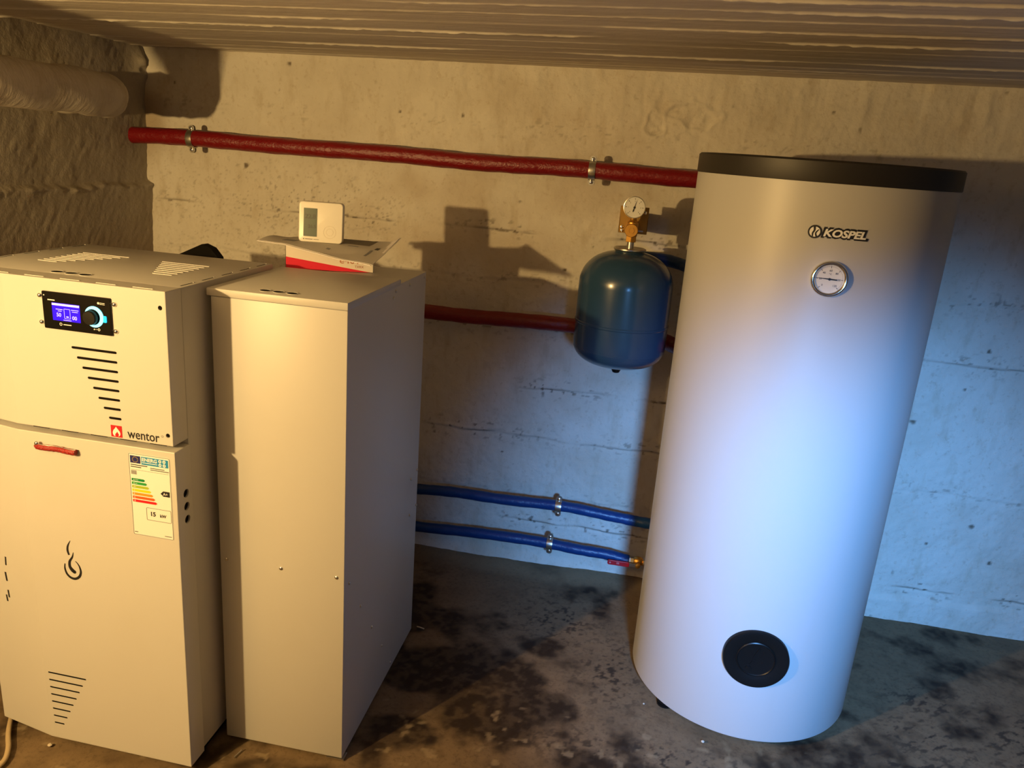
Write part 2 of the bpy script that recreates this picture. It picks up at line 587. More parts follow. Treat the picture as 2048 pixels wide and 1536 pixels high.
def ceil_pos(X, Y):
    h = 0.0015 * fbm(X * 0.5, Y * 3, 301, 2) + 0.0004 * fbm(X * 1.0, Y * 80, 305, 3) + 0.0004 * fbm(X * 50, Y * 60, 309, 2)
    ridge_light = np.zeros_like(X)
    for k, (yj, amp, wd, sg) in enumerate(RID):
        yy = yj - 0.045 * (X + 0.4) + 0.0016 * fbm(X * 4, X * 0 + k, 320 + k, 3)
        d = Y - yy
        m = sm(vn(X * 2.2, X * 0 + k * 2.7, 340 + k) * 1.2 + 0.8) * (0.85 + 0.22 * fbm(X * 60, Y * 20, 360 + k, 3))
        e = amp * m * np.exp(-(d / (wd * 0.65)) ** 2)
        h += 0.0058 * e + 0.0012 * amp * np.tanh(d / 0.003) * sg * np.exp(-(d / 0.16) ** 2)
        ridge_light = np.maximum(ridge_light, e * 0.8)
    cove = sm((Y - (WY - 0.03)) / 0.03)
    return X, Y, ceil_z(X) - h - 0.004 * cove, {'ridge_light': ridge_light}


cy = np.concatenate([np.linspace(FY, 1.3, 50), np.arange(1.31, WY + 0.012, 0.0026)])
cx_ = np.concatenate([np.arange(LX - 0.03, 1.75, 0.009), np.linspace(1.76, RX, 40)])
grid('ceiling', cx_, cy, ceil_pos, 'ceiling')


def floor_pos(X, Y):
    h = 0.003 * fbm(X * 2, Y * 2, 401, 3) + 0.0012 * fbm(X * 20, Y * 20, 405, 3)
    h = h - 0.0055
    damp = np.zeros_like(X)
    for bx_, by_, rx, ry in ((-0.52, 2.34, 0.20, 0.16), (-0.40, 2.12, 0.24, 0.19), (-0.55, 2.02, 0.12, 0.1), (-0.28, 1.90, 0.24, 0.13), (-0.20, 2.28, 0.10, 0.07),
                             (-0.12, 1.97, 0.14, 0.08), (-0.5, 1.80, 0.12, 0.08), (-0.72, 2.45, 0.14, 0.14), (0.05, 1.78, 0.22, 0.07), (1.0, 1.95, 0.3, 0.06)):
        damp = np.maximum(damp, 1.15 - np.sqrt(((X - bx_) / rx) ** 2 + ((Y - by_) / ry) ** 2))
    damp = sm((damp + 0.55 * fbm(X * 9, Y * 9, 420, 4) + 0.05) / 0.6) * (0.72 + 0.28 * sm(fbm(X * 45, Y * 45, 425, 3) + 0.6))
    zone = np.zeros_like(X)
    for bx_, by_, rx, ry in ((1.07, 2.33, 0.16, 0.10), (1.0, 2.15, 0.16, 0.12), (0.9, 2.0, 0.30, 0.10), (-0.15, 2.45, 0.16, 0.18), (0.05, 2.2, 0.12, 0.2), (0.2, 1.85, 0.5, 0.08), (1.35, 2.2, 0.3, 0.2)):
        zone = np.maximum(zone, np.exp(-((X - bx_) / rx) ** 2 - ((Y - by_) / ry) ** 2))
    # brushed, slanting dark flecks on the right; round spots on the left
    fl = np.where(X > 0.5, fbm((X * 0.85 + Y * 0.5) * 38, (Y * 0.85 - X * 0.5) * 100, 440, 3), fbm(X * 70, Y * 70, 441, 3))
    speck = zone * sm((fl - 0.28) / 0.35)
    dots = sm((vn(X * 44, Y * 44, 450) - 0.93) / 0.05)
    speck = np.maximum(speck, dots * 0.35)
    pale = sm((fbm(X * 30, Y * 30, 460, 3) - 0.75) / 0.4) * 0.6 * sm((1.2 - X) / 1.0) * sm((2.1 - Y) / 0.2) + 0.35 * sm((Y - 2.66 - 0.03 * fbm(X * 6, Y * 0, 470, 2)) / 0.1) * sm((0.3 - X) / 0.2)
    h += 0.012 * sm((Y - 2.70 - 0.03 * fbm(X * 6, Y * 0, 470, 2)) / 0.10) * sm((0.35 - X) / 0.2)
    return X, Y, h, {'damp': damp, 'speck': speck, 'pale': pale}


fx = np.concatenate([np.linspace(LX - 0.03, -1.56, 20), np.arange(-1.55, 1.75, 0.0055), np.linspace(1.76, RX, 40)])
fy = np.concatenate([np.linspace(FY, 1.3, 50), np.arange(1.31, WY + 0.012, 0.0055)])
grid('floor', fx, fy, floor_pos, 'floor')

# ------------------------------------------------------------------ pellet boiler
BW, BD, BH, BS = 0.57, 0.481, 1.2415, 0.0575       # width, depth, height, depth of the front covers
boiler = thing('pellet_boiler', 'white pellet boiler cabinet with lit blue display and energy label', 'boiler', (-0.9767, 1.4846, 0.0227), -0.0179)
boiler.scale = (0.98577, 0.98577, 0.98577)
body = put('cabinet', G().box(-BW, -0.001, BS + 0.0015, BD, 0.012, BH).mesh(0.0025, 2, 40), 'white', boiler)
put('plinth', G().box(-BW + 0.02, -0.02, 0.07, BD - 0.02, -0.0225, 0.012).mesh(), 'void', boiler)

plan = [(0, 0), (0, BS), (-BW, BS), (-BW, 0.030), (-0.400, 0)]
ucov = put('upper_cover', G().prism(plan, 0.8885, BH, TOP).mesh(0.0018, 2), 'white', boiler)
dplan = [(0.0045, -0.003), (0.0045, BS), (-BW - 0.003, BS), (-BW - 0.003, 0.027), (-0.400, -0.003)]
door = put('lower_door', G().prism(dplan, 0.008, 0.8755, TOP).mesh(0.0018, 2), 'white', boiler)

vent_u, vent_l = [], []
for i in range(8):
    t = i / 7
    vent_u.append((-0.2386 + t * 0.0805, -0.1262, 1.0918 - t * 0.1552))
    vent_l.append((-0.391 + t * 0.003, -0.2807 - t * 0.0777, 0.2102 - t * 0.1542))
cu, cl = G(), G()
for x0, x1, z in vent_u:
    cu.prism(capsule(x0, x1, z, 0.0030), -0.02, 0.010, FRONT)
for x0, x1, z in vent_l:
    cl.prism(capsule(x0, x1, z, 0.0025), -0.02, 0.008, FRONT)
for cx, cz in ((-0.0140, 1.2050), (-0.0120, 0.9135)):
    cu.prism(disc(cx, cz, 0.0052, 16), -0.02, 0.010, FRONT)
SH = [(0.0327, 0.7608), (0.0332, 0.7275), (0.0337, 0.694)]
for hy, hz in SH:
    cl.prism(disc(hy, hz, 0.0105, 20), 0.02, -0.012, SIDE)
cut(ucov, cu)
cut(door, cl)
for x0, x1, z in vent_u:
    put('vent_slot', G().prism(capsule(x0, x1, z, 0.0029), 0.0009, 0.0098, FRONT).mesh(), 'void', ucov)
for cx, cz in ((-0.0140, 1.2050), (-0.0120, 0.9135)):
    put('screw_hole', G().prism(disc(cx, cz, 0.0050, 16), 0.003, 0.0098, FRONT).mesh(), 'void', ucov)
for x0, x1, z in vent_l:
    put('vent_slot', G().prism(capsule(x0, x1, z, 0.0024), -0.0022, 0.0078, FRONT).mesh(), 'void', door)
for hy, hz in SH:
    put('cable_hole', G().prism(disc(hy, hz, 0.0102, 20), 0.000, -0.0115, SIDE).mesh(), 'void', door)
# dark gaps under the upper cover and tab slots along its edges
for k in range(5):
    x = -0.36 + k * 0.075
    put('gap_slot', G().box(x, x + 0.042, 0.0015, 0.02, 0.8868, 0.8884).mesh(), 'void', ucov)
for k in range(5):
    x = -0.4143 + k * 0.0885
    put('edge_tab', G().box(x - 0.024, x + 0.024, 0.0105, 0.0125, BH - 0.0005, BH + 0.0013).mesh(), 'white', ucov)
for sx, nm in ((-0.0125, 'tab_slot'), (-BW + 0.0125, 'tab_slot')):
    for k in range(5):
        y = 0.0757 + k * 0.0849
        t = put(nm, G().box(sx - 0.0016, sx + 0.0016, y, y + 0.048, BH - 0.0004, BH + 0.0003).mesh(), 'void', body)
        put('tab_end', G().box(sx - 0.0016, sx + 0.0016, y + 0.048, y + 0.053, BH - 0.0004, BH + 0.0014).mesh(), 'white', body)
# louvre fields and cable holes in the top sheet
for k in range(9):
    t = k / 8
    y = 0.1870 + t * 0.156
    put('top_louvre', G().prism(capsule(-0.468, -0.415 + t * 0.0825, y, 0.0019), BH - 0.0005, BH + 0.0016, TOP).mesh(), 'white', body)
for k in range(8):
    t = k / 7
    y = 0.178 + t * 0.159
    put('top_louvre', G().prism(capsule(-0.1521 - t * 0.0815, -0.1005, y, 0.0019), BH - 0.0005, BH + 0.0016, TOP).mesh(), 'white', body)
for cx in (-0.3232, -0.2868, -0.2506):
    put('cable_hole', G().prism(disc(cx, 0.0775, 0.0125, 24), BH - 0.0004, BH + 0.0004, TOP).mesh(), 'void', body)
    g = G()
    ringpoly(g, disc(cx, 0.0775, 0.0138, 24), disc(cx, 0.0775, 0.0125, 24), BH - 0.0004, BH + 0.0010, TOP)
    put('hole_rim', g.mesh(), 'white', body)

# controller
pan = put('control_panel', G().prism(rrect(-0.2984, -0.1300, 1.1300, 1.2140, 0.003), -0.0042, 0.0, FRONT).mesh(0.0012, 2), 'panel', boiler, label='black controller with blue screen and cyan ring')
put('screen', G().prism(rrect(-0.2745, -0.2060, 1.1510, 1.1905, 0.001), -0.0048, -0.0040, FRONT).mesh(), 'screen', pan, label='lit blue display')
ya, yb = -0.0053, -0.0046
for s, x, z, h in (('50', -0.2640, 1.1600, 0.0085), ('00', -0.2255, 1.1560, 0.0085)):
    put('screen_digits', text(s, x, z, height=h, a0=ya, depth=0.0006, bold=0.01), 'screen_text', pan)
g = G()
g.box(-0.2738, -0.2065, ya, yb, 1.1848, 1.1895)
g.box(-0.2650, -0.2480, ya, yb, 1.1760, 1.1772)
g.box(-0.2600, -0.2510, ya, yb, 1.1722, 1.1734)
g.box(-0.2272, -0.2090, ya, yb, 1.1772, 1.1784)
g.box(-0.2250, -0.2110, ya, yb, 1.1732, 1.1744)
g.box(-0.2480, -0.2280, ya, yb, 1.1530, 1.1540)
g.box(-0.2400, -0.2345, ya, yb, 1.1600, 1.1625)
ringpoly(g, rrect(-0.2450, -0.2300, 1.1570, 1.1790, 0.001), rrect(-0.2443, -0.2307, 1.1577, 1.1783, 0.0005), ya, yb, FRONT)
put('screen_icons', g.mesh(), 'screen_text', pan)
kx, kz = -0.1745, 1.1688
pts, wid = [], []
for k in range(13):
    a = math.radians(165 - k * 26)
    pts.append((kx + 0.0015 + 0.0205 * math.cos(a), kz + 0.0205 * math.sin(a)))
    wid.append(0.0006 + 0.0078 * math.sin(PI * min(1, (k + 0.3) / 12.3)) ** 0.8)
put('ring_light', stroke(pts, wid, None, -0.0056, -0.0041, FRONT, 5).mesh(), 'cyan', pan)
kn = lambda x, y, z: (kx - 0.002 + x, -0.0042 - z, kz - 0.001 + y)
put('knob', G().lathe([(0.0160, 0), (0.0158, 0.010), (0.0145, 0.0125), (0.004, 0.0128)], 28, kn).mesh(None or 0, 2, 35), 'black', pan)
put('button', G().prism(rrect(-0.1490, -0.1412, 1.1590, 1.1735, 0.002), -0.0056, -0.0041, FRONT).mesh(), 'cyan2', pan)
for x0, x1, z0, z1 in ((-0.2840, -0.2665, 1.1945, 1.1968), (-0.2495, -0.2300, 1.1420, 1.1438), (-0.1560, -0.1435, 1.2008, 1.2020), (-0.1560, -0.1435, 1.1978, 1.1988), (-0.1710, -0.1655, 1.1408, 1.1414)):
    put('panel_print', G().box(x0, x1, -0.0046, -0.0041, z0, z1).mesh(), 'print_white', pan)
for x, z, r_ in ((-0.1592, 1.2005, 0.0026), (-0.1735, 1.1410, 0.0015), (-0.2925, 1.2050, 0.0014)):
    put('panel_dot', G().prism(disc(x, z, r_, 12), -0.0046, -0.0041, FRONT).mesh(), 'print_white', pan)
for x, z, r_ in ((-0.2560, 1.1432, 0.0034), (-0.1620, 1.1412, 0.0030)):
    g = G()
    ringpoly(g, disc(x, z, r_, 14), disc(x, z, r_ - 0.0012, 14), -0.0046, -0.0041, FRONT)
    put('panel_icon', g.mesh(), 'print_white', pan)
scr = G().lathe([(0.0054, 0), (0.0052, 0.0022), (0.0038, 0.0042), (0.0012, 0.0050)], 20, lambda x, y, z: (x, -z, y)).mesh(0, 2, 40)
scr.materials.append(M['chrome'])
for x, z in ((-0.3059, 1.2023), (-0.1226, 1.2012), (-0.3068, 1.1425), (-0.1230, 1.1412)):
    share('panel_screw', scr, boiler, (x, 0, z))

# maker's mark on the upper cover
sq = put('logo_square', G().prism(rrect(-0.1550, -0.1270, 0.8920, 0.9200, 0.0005), -0.0006, 0.0002, FRONT).mesh(), 'print_red', ucov)
lx, lz = -0.1410, 0.8935
fl = [(0.0085, 0.0035), (0.0100, 0.0075), (0.0085, 0.0125), (0.0050, 0.0170), (0.0010, 0.0215), (-0.0005, 0.0240), (-0.0028, 0.0200), (-0.0075, 0.0150), (-0.0095, 0.0095), (-0.0090, 0.0050), (-0.0065, 0.0010), (0.0055, 0.0008)]
put('logo_flame', G().prism([(lx + a, lz + b) for a, b in fl], -0.0010, -0.0005, FRONT).mesh(), 'print_white', sq)
fi = [(0.0042, 0.0022), (0.0050, 0.0055), (0.0030, 0.0085), (0.0012, 0.0120), (-0.0012, 0.0090), (-0.0038, 0.0060), (-0.0045, 0.0030), (-0.0025, 0.0006), (0.0020, 0.0006)]
put('logo_core', G().prism([(lx + 0.001 + a, lz + b) for a, b in fi], -0.0014, -0.0009, FRONT).mesh(), 'print_red', sq)
put('logo_lettering', text('wentor', -0.1135, 0.8940, width=0.0800, height=0.0185, a0=-0.0006, depth=0.0006, bold=0.008), 'print_black', ucov)
g = G()
ringpoly(g, disc(-0.0262, 0.9100, 0.0026, 14), disc(-0.0262, 0.9100, 0.0019, 14), -0.0006, 0.0, FRONT)
put('registered_mark', g.mesh(), 'print_grey', ucov)

# flame emblem on the lower door (pixel outline projected on to the door plane)
DO = Vector((-0.991, 1.5065, 0))
DN = Vector((math.sin(0.0179), math.cos(0.0179), 0))
DU = Vector((math.cos(0.0179), -math.sin(0.0179), 0))


def on_front(px, off=-0.003):
    d = ray(px)
    p = DO + DN * off
    q = CAM + d * ((p - CAM).dot(DN) / d.dot(DN)) - DO
    return (q.dot(DU), q.z)


zf = lambda x, y: on_front((80 + x / 12.8, 1060 + y / 12.8))
k_ = 0.000107
g = G()
stroke([zf(775, 270), zf(715, 400), zf(710, 520), zf(748, 635)], [0.2 * 30 * k_, 42 * k_, 52 * k_, 44 * k_], g, -0.0036, -0.0028)
stroke([zf(855, 570), zf(830, 690), zf(765, 800), zf(770, 930), zf(830, 1020), zf(890, 1075)], [8 * k_, 40 * k_, 60 * k_, 70 * k_, 92 * k_, 84 * k_], g, -0.0036, -0.0028)
g.prism(disc(*zf(888, 1070), 44 * k_, 14), -0.0036, -0.0028, FRONT)
stroke([zf(643, 850), zf(645, 980), zf(700, 1120), zf(800, 1215), zf(910, 1245), zf(1010, 1195), zf(1050, 1085), zf(1020, 950), zf(960, 850), zf(905, 795)],
       [20 * k_, 42 * k_, 50 * k_, 55 * k_, 60 * k_, 60 * k_, 52 * k_, 36 * k_, 22 * k_, 8 * k_], g, -0.0036, -0.0028)
put('flame_emblem', g.mesh(), 'print_black', door)
# red taped handle
g = G()
n = 14
hp = []
for i in range(n + 1):
    t = i / n
    hp.append((-0.350 + 0.107 * t, -0.010 - 0.002 * math.sin(t * 9), 0.8440 - 0.0015 * t))
g.tube(hp, 0.0072, 10, True, lambda i, th: (0.55 if i == 0 else 1) * (1 + 0.10 * math.sin(i * 2.3 + th * 3)))
hd = put('handle', g.mesh(0, 2, 50), 'red_tape', door, label='red taped handle')
g = G()
g.tube([(x, y - 0.002, z + 0.0066 + 0.0006 * math.sin(i * 2.6)) for i, (x, y, z) in enumerate(hp[1:])], 0.0013, 8)
put('foil_edge', g.mesh(0, 2, 50), 'chrome', hd)
put('handle_screw', scr, 'chrome', hd, (-0.343, -0.012, 0.8520))
# rotated lettering fragment on the angled left edge of the door
g = G()
for px0, px1, wd in (((1, 1119), (2, 1136), 0.004), ((0, 1150), (4, 1168), 0.005), ((6, 1186), (9, 1201), 0.0045), ((2, 1196), (5, 1209), 0.0045)):
    a, b = on_front(px0), on_front(px1)
    sl = lambda u, v, d: (u, -0.003 + (-0.400 - u) * 0.1764 + d, v)
    put('side_lettering', stroke([a, ((a[0] + b[0]) / 2, (a[1] + b[1]) / 2), b], [wd] * 3, None, -0.0012, 0.0002, sl, 2).mesh(), 'print_black', door)

# energy label
ex, ez, ew, eh = -0.1136, 0.8600, 0.105, 0.207
E0 = -0.003
lab = put('energy_label', G().prism(rrect(ex, ex + ew, ez - eh, ez, 0.004), E0 - 0.0005, E0 + 0.0001, FRONT).mesh(), 'print_white', door, label='white energy label')
EX = lambda f: ex + ew * f
EZ = lambda f: ez - eh * f
e0, e1 = E0 - 0.0010, E0 - 0.0004
g = G()
ringpoly(g, rrect(ex + 0.0008, ex + ew - 0.0008, ez - eh + 0.0008, ez - 0.0008, 0.0035), rrect(ex + 0.0020, ex + ew - 0.0020, ez - eh + 0.0020, ez - 0.0020, 0.0028), e0, e1, FRONT)
ringpoly(g, rrect(EX(0.36), EX(0.965), EZ(0.79), EZ(0.635), 0.003), rrect(EX(0.37), EX(0.955), EZ(0.785), EZ(0.640), 0.0022), e0, e1, FRONT)
g.box(EX(0.05), EX(0.95), e0, e1, EZ(0.196), EZ(0.193))
put('label_border', g.mesh(), 'print_grey', lab)
fg = put('eu_flag', G().prism(rrect(EX(0.045), EX(0.29), EZ(0.115), EZ(0.028), 0.0003), e0, e1, FRONT).mesh(), 'navy', lab)
g = G()
for k in range(12):
    a = 2 * PI * k / 12
    c = (EX(0.1675) + 0.0066 * math.cos(a), EZ(0.0715) + 0.0066 * math.sin(a))
    g.prism([(c[0] + (0.0011 if j % 2 == 0 else 0.00045) * math.sin(PI * j / 5), c[1] + (0.0011 if j % 2 == 0 else 0.00045) * math.cos(PI * j / 5)) for j in range(10)], e0 - 0.0004, e0, FRONT)
put('flag_stars', g.mesh(), 'eu3', fg)
tl = put('label_header', G().prism(rrect(EX(0.315), EX(0.955), EZ(0.120), EZ(0.028), 0.0003), e0, e1, FRONT).mesh(), 'teal', lab)
put('header_lettering', text('ENERG', EX(0.335), EZ(0.080), width=ew * 0.36, height=0.0088, a0=e0 - 0.0004, depth=0.0004, bold=0.03), 'print_white', tl)
g = G()
g.box(EX(0.335), EX(0.70), e0 - 0.0004, e0, EZ(0.1005), EZ(0.0925))
for cx in (0.765, 0.865):
    for cz in (0.052, 0.096):
        ringpoly(g, disc(EX(cx), EZ(cz), 0.0040, 14), disc(EX(cx), EZ(cz), 0.0014, 14), e0 - 0.0004, e0, FRONT)
put('header_marks', g.mesh(), 'print_white', tl)
g = G()
for a, b, c, d in ((0.05, 0.45, 0.132, 0.141), (0.05, 0.30, 0.156, 0.165), (0.52, 0.86, 0.146, 0.153), (0.52, 0.96, 0.166, 0.173), (0.04, 0.12, 0.957, 0.964), (0.78, 0.95, 0.957, 0.963)):
    put('label_small_print', G().box(EX(a), EX(b), e0, e1, EZ(d), EZ(c)).mesh(), 'print_black', lab)
g = G()
for k in range(5):
    g.box(EX(0.05), EX(0.18), e0, e1, EZ(0.2120 + k * 0.0095), EZ(0.2050 + k * 0.0095))
put('label_icon', g.mesh(), 'print_grey', lab)
for k in range(7):
    z1 = 0.300 + k * 0.0428
    x1 = 0.34 + k * 0.044
    hh = 0.030
    ar = put('rating_arrow', G().prism([(EX(0.05), EZ(z1 + hh)), (EX(x1), EZ(z1 + hh)), (EX(x1 + 0.035), EZ(z1 + hh / 2)), (EX(x1), EZ(z1)), (EX(0.05), EZ(z1))], e0, e1, FRONT).mesh(), 'eu%d' % k, lab)
    put('rating_letter', text(('A+++', 'A++', 'A+', 'A', 'B', 'C', 'D')[k], EX(0.085), EZ(z1 + hh - 0.006), height=0.0038, a0=e0 - 0.0003, depth=0.0003), 'print_white', ar)
ar = put('class_arrow', G().prism([(EX(0.955), EZ(0.470)), (EX(0.80), EZ(0.470)), (EX(0.735), EZ(0.438)), (EX(0.80), EZ(0.406)), (EX(0.955), EZ(0.406))], e0, e1, FRONT).mesh(), 'print_black', lab)
put('class_letter', text('A+', EX(0.795), EZ(0.455), height=0.0068, a0=e0 - 0.0004, depth=0.0004, bold=0.01), 'print_white', ar)
put('power_lettering', text('15', EX(0.47), EZ(0.735), height=0.0112, a0=e0, depth=0.0005, bold=0.03), 'print_black', lab)
put('power_unit', text('kW', EX(0.69), EZ(0.735), height=0.0078, a0=e0, depth=0.0005, bold=0.03), 'print_black', lab)

# faceted black flue cover on the back of the boiler
g = G()
q = lambda px, yy: tuple(Matrix.Rotation(0.0179, 3, 'Z') @ (at(px, 1, yy) - DO))
fr = [q((356, 509), 2.03), q((436, 516), 2.03), q((422, 497), 2.07), q((404, 488), 2.07)]
b0 = [(p[0], p[1] + 0.10, p[2]) for p in fr]
lo1 = [(fr[0][0], fr[0][1], 0.95), (fr[1][0], fr[1][1], 0.95)]
g.add([lo1[0], lo1[1], fr[1], fr[2], fr[3], fr[0]] + [(p[0] - 0.012, p[1] + 0.05, p[2] - 0.004) for p in (lo1[0], lo1[1], fr[1], fr[2], fr[3], fr[0])],
      [(0, 1, 2, 3, 4, 5), (11, 10, 9, 8, 7, 6)] + [(i, i + 6, (i + 1) % 6 + 6, (i + 1) % 6) for i in range(6)])
put('flue_cover', g.mesh(0.001, 1), 'void', boiler, label='black angular flue cover')
yf = fr[0][1]
put('flue_collar', G().box(fr[0][0] + 0.01, fr[1][0] - 0.01, BD - 0.001, yf + 0.01, 0.97, 1.15).mesh(), 'black', boiler)

# ------------------------------------------------------------------ pellet hopper
HW, HD, HH = 0.3290, 0.612, 1.2215
hop = thing('pellet_hopper', 'plain white sheet metal pellet hopper, narrower cabinet right of the boiler', 'hopper', (-0.6299, 1.627, 0), -0.0072)
hbody = put('cabinet', G().box(-HW, 0, 0, HD, 0.008, HH).mesh(0.002, 2, 40), 'white', hop)
lidm = G()
lidm.box(-0.3385, 0.0008, -0.0015, 0.370, 1.2170, 1.2345)
hlid = put('lid', lidm.mesh(0.0018, 2, 40), 'white', hop)
put('lid_seam', G().box(-0.328, -0.001, -0.0006, 0.001, 1.2158, 1.2170).mesh(), 'print_grey', hop)
put('corner_bracket', G().prism([(0.322, 1.2225), (0.372, 1.2225), (0.372, 1.2320)], -0.004, 0.0005, SIDE).mesh(), 'white', hop)
for cx in (-0.2126, -0.1796, -0.1467):
    put('cable_hole', G().prism(disc(cx, 0.0345, 0.0120, 24), 1.2341, 1.2349, TOP).mesh(), 'void', hlid)
    g = G()
    ringpoly(g, disc(cx, 0.0345, 0.0132, 24), disc(cx, 0.0345, 0.0120, 24), 1.2341, 1.2356, TOP)
    put('hole_rim', g.mesh(), 'white', hlid)
hs_f = G().lathe([(0.0048, -0.0005), (0.0046, 0.0016), (0.0030, 0.0030), (0.0010, 0.0034)], 14, lambda x, y, z: (x, -z, y)).mesh(0, 2, 40)
hs_s = G().lathe([(0.0044, -0.0005), (0.0042, 0.0016), (0.0028, 0.0030), (0.0010, 0.0034)], 14, lambda x, y, z: (z, x, y)).mesh(0, 2, 40)
hs_f.materials.append(M['zinc'])
hs_s.materials.append(M['zinc'])
for x, z in ((-0.3118, 0.5470), (-0.1656, 0.5466), (-0.0198, 0.5468)):
    share('screw', hs_f, hbody, (x, 0, z))
for y, z in ((0.0329, 0.5163), (0.1181, 0.3985), (0.2093, 0.2752), (0.3018, 0.1520), (0.3893, 0.0310), (0.600, 0.5945), (0.5384, 0.5886), (0.604, 0.4709), (0.5376, 0.4665), (0.332, 1.2080), (0.3138, 1.1925), (0.4546, 1.2060), (0.594, 1.2075)):
    share('screw', hs_s, hbody, (0, y, z))
put('foot_strip', G().box(-0.045, 0.004, 0.002, 0.03, 0, 0.0035).mesh(), 'zinc', hop)
for x in (-HW + 0.03, -0.06):
    for y in (0.05, HD - 0.08):
        put('foot', G().box(x, x + 0.03, y, y + 0.03, 0, 0.008).mesh(), 'void', hop)

# ------------------------------------------------------------------ carton, leaflets and thermostat on the hopper
CW, CD, CH = 0.2385, 0.118, 0.0685
CANG = math.radians(19.6)
CO = Vector((-0.9717, 2.0400, HH + 0.0006))
carton = thing('carton', 'small white and red product carton lying on the hopper under the leaflets', 'box', CO, CANG)
put('carton_body', G().box(0, CW, 0, CD, 0, CH).mesh(0.0012, 2), 'card', carton)
put('red_wedge', G().prism([(0.0008, 0.0005), (CW - 0.008, 0.0005), (0.0008, 0.0345)], -0.0005, 0.0002, FRONT).mesh(), 'card_red', carton)
put('carton_lettering', text('e4010', 0.146, 0.0225, height=0.0165, width=0.070, a0=-0.0006, depth=0.0005), 'card_text', carton)
put('carton_small_lettering', text('TXRX', 0.187, 0.0115, height=0.0065, a0=-0.0006, depth=0.0005), 'card_text', carton)
for x in (0, CW):
    put('dark_end', G().box(x - 0.0004, x + 0.0004, -0.0004, CD - 0.001, 0.001, CH - 0.001).mesh(), 'print_black', carton)
CTOP = CO.z + CH


def leaflet_pos(s, t, dz=0.0, ox=0.0, oy=0.0):
    """s along the width 0..1, t from front 0 to back 1"""
    A, B = Vector((-1.060, 2.060, 1.2890)), Vector((-0.688, 1.945, 1.2690))
    D, C_ = Vector((-1.030, 2.215, 1.2925)), Vector((-0.695, 2.205, 1.3040))
    p = (A * (1 - s) + B * s) * (1 - t) + (D * (1 - s) + C_ * s) * t
    x, y, z = p.x + ox, p.y + oy, p.z
    q = Matrix.Rotation(-CANG, 3, 'Z') @ (Vector((x, y, 0)) - Vector((CO.x, CO.y, 0)))
    out = max(0.0, -q.x, q.x - CW, -q.y, q.y - CD)          # how far beyond the edge of the carton
    k = min(1.0, out / 0.07)
    flat = CTOP + 0.0006
    z = flat * (1 - k) + min(z, flat + 0.5) * k if z < flat else z * k + max(z * 0.5 + flat * 0.5, flat) * (1 - k)
    z += 0.0014 * math.sin(s * 15 + t * 4) * k
    z += 0.006 * max(0.0, (0.14 - s) / 0.14) * math.sin(t * 5)
    z += 0.010 * max(0.0, (s - 0.90) / 0.10) ** 2 * t
    return x, y, z + dz


def sheet(name, dz, ox, oy, m, th=0.0010, s0=0.0, s1=1.0, t0=0.0, t1=1.0, ns=36, ntt=16):
    g = G()
    vs, fs = [], []
    for lay in (0, th):
        for i in range(ns + 1):
            for j in range(ntt + 1):
                vs.append(leaflet_pos(s0 + (s1 - s0) * i / ns, t0 + (t1 - t0) * j / ntt, dz + lay, ox, oy))
    N = (ns + 1) * (ntt + 1)
    id_ = lambda i, j, l: l * N + i * (ntt + 1) + j
    for i in range(ns):
        for j in range(ntt):
            fs.append((id_(i, j, 0), id_(i, j + 1, 0), id_(i + 1, j + 1, 0), id_(i + 1, j, 0)))
            fs.append((id_(i, j, 1), id_(i + 1, j, 1), id_(i + 1, j + 1, 1), id_(i, j + 1, 1)))
    for i in range(ns):
        fs.append((id_(i, 0, 0), id_(i + 1, 0, 0), id_(i + 1, 0, 1), id_(i, 0, 1)))
        fs.append((id_(i, ntt, 0), id_(i, ntt, 1), id_(i + 1, ntt, 1), id_(i + 1, ntt, 0)))
    for j in range(ntt):
        fs.append((id_(0, j, 0), id_(0, j, 1), id_(0, j + 1, 1), id_(0, j + 1, 0)))
        fs.append((id_(ns, j, 0), id_(ns, j + 1, 0), id_(ns, j + 1, 1), id_(ns, j, 1)))
    g.add(vs, fs)
    return g.mesh(0, 2, 60)


p2 = tag(put('leaflet', sheet('l', 0.0000, -0.004, -0.004, 'paper_edge', 0.0016), 'paper_edge'), 'lower white paper leaflet lying directly on the carton', 'leaflet', 'leaflets on the carton')
leaf = thing('leaflet', 'upper grey printed leaflet with a dark picture, under the thermostat', 'leaflet', (0, 0, 0), 0, 'leaflets on the carton')
put('leaflet_sheet', sheet('l', 0.0018, 0, 0, 'paper', 0.0012), 'paper', leaf)
put('dark_picture', sheet('l', 0.0032, 0, 0, 'print_black', 0.0002, 0.36, 0.80, 0.66, 0.985, 20, 8), mat('dark_picture_print', (0.07, 0.055, 0.035), 0.5), leaf)
put('printed_mark', sheet('l', 0.0032, 0, 0, 'print_black', 0.0002, 0.885, 0.915, 0.50, 0.60, 3, 3), 'print_black', leaf)
for a, b, c, d in ((0.865, 0.885, 0.22, 0.46), (0.13, 0.24, 0.25, 0.42), (0.55, 0.58, 0.18, 0.24), (0.65, 0.74, 0.50, 0.54)):
    put('printed_mark', sheet('l', 0.0032, 0, 0, 'print_grey', 0.0002, a, b, c, d, 6, 4), 'print_grey', leaf)

